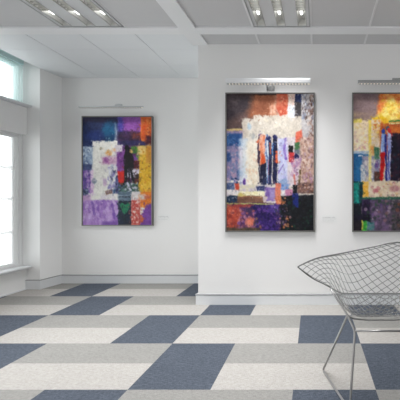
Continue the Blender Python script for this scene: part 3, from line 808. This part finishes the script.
# ------------------------------------------------------------ wire chair
def interp(x, xs, ys):
    # monotone-ish cubic through the points
    xs = np.array(xs, float); ys = np.array(ys, float)
    h = np.diff(xs); dl = np.diff(ys)/h
    m = np.zeros(len(xs)); m[0] = dl[0]; m[-1] = dl[-1]
    for i in range(1, len(xs)-1):
        m[i] = 0 if dl[i-1]*dl[i] <= 0 else 2*dl[i-1]*dl[i]/(dl[i-1]+dl[i])
    i = int(min(max(np.searchsorted(xs, x)-1, 0), len(xs)-2))
    t = (x-xs[i])/h[i]
    return float((2*t**3-3*t**2+1)*ys[i]+(t**3-2*t**2+t)*h[i]*m[i]+(-2*t**3+3*t**2)*ys[i+1]+(t**3-t**2)*h[i]*m[i+1])
XC = .381
DW = .498                                  # half the width, tip to tip
def back_rim(d): return (interp(d,[0,.03,.122,.265,.381,.455,DW],[1.25,1.258,1.292,1.36,1.42,1.47,1.50]),
                         interp(d,[0,.03,.122,.265,.381,.455,DW],[.941,.936,.908,.863,.827,.786,.757]))
def front_rim(d): return (interp(d,[0,.12,.216,.28,.336,.417,.46,DW],[1.80,1.80,1.775,1.72,1.65,1.57,1.53,1.50]),
                          interp(d,[0,.12,.216,.28,.336,.417,.46,DW],[.494,.494,.505,.552,.605,.671,.715,.756]))
def sag(d): return .238/(1+math.exp((d-.25)/.034))*(1-(d/DW)**6)
def surf(p, t):
    d = abs(p)*DW
    yb, zb = back_rim(d); yf, zf = front_rim(d); s = sag(d)
    ym = (yb+yf)/2 - .1*s; zm = (zb+zf)/2 - s
    cy, cz = 2*ym-(yb+yf)/2, 2*zm-(zb+zf)/2
    y = yb*(1-t)**2+2*cy*t*(1-t)+yf*t*t; z = zb*(1-t)**2+2*cz*t*(1-t)+zf*t*t
    return (-p*DW, y-1.565, z)             # p = 1 is the left tip; local to the chair's base
def gmap(t): return .2*t + t*t - .2*t**3
def soft(p):
    e = .08; return (math.sqrt(p*p+e*e)-e)/(math.sqrt(1+e*e)-e)
def uv(u, v):
    p = v-u; a = soft(p)
    den = 2-2*a
    if den < 1e-4: return p, .5
    return p, (u+v-a)/den
chair = thing('wire_chair', 'steel wire lounge chair with diamond mesh shell standing on the carpet at right', 'chair', (XC, 1.565, 0))
NW = 20
wires = MB()
for fam in (0, 1):
    for k in range(0, NW+1):
        c0 = k/NW
        run = []
        for i in range(0, 241):
            s = -0.1+1.2*i/240
            u, v = (c0, s) if fam == 0 else (s, c0)
            p, t = uv(u, v)
            if abs(p) < .995 and 0 <= t <= 1:
                run.append((p, t))
        if len(run) > 3:
            run = run[::2]+([run[-1]] if len(run) % 2 == 0 else [])
            # close on to the rims
            P0, T0 = run[0]; P1, T1 = run[-1]
            off = .0024 if fam else -.0024
            wires.tube([(x, y, z+off) for x, y, z in (surf(p, gmap(t)) for p, t in run)], .0017, 5)
wires.build('wire_shell', M_WIRE, chair)
rim = MB()
loop = [surf(p, 0) for p in np.linspace(1, -1, 81)] + [surf(p, 1) for p in np.linspace(-1, 1, 81)][1:]
rim.tube(loop, .0036, 8)
rim.build('rim', M_RIM, chair)
def rel(x, y, z): return (x-XC, y-1.565, z)
def rounded(pts, r, n=6):
    pts = [Vector(p) for p in pts]; out = [pts[0]]
    for a, b_, c_ in zip(pts[:-2], pts[1:-1], pts[2:]):
        u = (a-b_); v = (c_-b_); ru = min(r, u.length*.45); rv = min(r, v.length*.45)
        A = b_+u.normalized()*ru; B = b_+v.normalized()*rv
        for i in range(n+1):
            t = i/n; out.append(A*(1-t)**2+b_*2*t*(1-t)+B*t*t)
    out.append(pts[-1]); return out
RL = .0068
for s in (1, -1):
    def M_(p): return (p[0]*s, p[1], p[2])
    lo_ = [M_(q) for q in (rel(.176,1.55,.452), rel(.033,1.732,RL), rel(.171,1.398,RL), rel(.214,1.50,.386), rel(.176,1.553,.455), rel(.128,1.60,.515), rel(.078,1.63,.585))]
    leg = MB().tube(rounded(lo_, .022), RL, 10)
    leg.build('sled_leg', M_STEEL, chair)
MB().tube([rel(.214,1.50,.386), rel(2*XC-.214,1.50,.386)], RL*.9, 10).build('crossbar', M_STEEL, chair)
MB().tube([rel(.174,1.553,.452), rel(.22,1.57,.424), rel(.30,1.58,.413), rel(2*XC-.30,1.58,.413), rel(2*XC-.22,1.57,.424), rel(2*XC-.174,1.553,.452)], .0055, 8).build('seat_support', M_STEEL, chair)

# ------------------------------------------------------------- lighting
SKY, SKYW = .47, 4.2
w = bpy.data.worlds.new('daylight'); SC.world = w; w.use_nodes = True
nt = w.node_tree; bg = nt.nodes['Background']
bg.inputs['Color'].default_value = (.99, .995, 1, 1)
tcw = nt.nodes.new('ShaderNodeTexCoord'); spw = nt.nodes.new('ShaderNodeSeparateXYZ')
mr = nt.nodes.new('ShaderNodeMapRange'); mr.interpolation_type = 'SMOOTHSTEP'
mr.inputs['From Min'].default_value = .1; mr.inputs['From Max'].default_value = .9
mr.inputs['To Min'].default_value = SKY; mr.inputs['To Max'].default_value = SKYW
ng = nt.nodes.new('ShaderNodeMath'); ng.operation = 'MULTIPLY'; ng.inputs[1].default_value = -1
nt.links.new(tcw.outputs['Generated'], spw.inputs[0]); nt.links.new(spw.outputs['X'], ng.inputs[0])
nt.links.new(ng.outputs[0], mr.inputs['Value']); nt.links.new(mr.outputs['Result'], bg.inputs['Strength'])
def ceiling_lamp(xc, W):
    la = bpy.data.lights.new('ceiling_lamp', 'AREA'); la.shape = 'RECTANGLE'; la.size = .5; la.size_y = 1.1
    la.energy = W; la.spread = math.radians(92)
    lo = bpy.data.objects.new('ceiling_lamp', la); COL.objects.link(lo); lo.location = (xc, 1.96, ZC-.012)
ceiling_lamp(-.355, 25); ceiling_lamp(-2.215, 23)

vs = SC.view_settings
SC.display_settings.display_device = 'sRGB'
vs.view_transform = 'Standard'; vs.look = 'None'; vs.exposure = -0.04; vs.gamma = 1.0; vs.use_curve_mapping = False
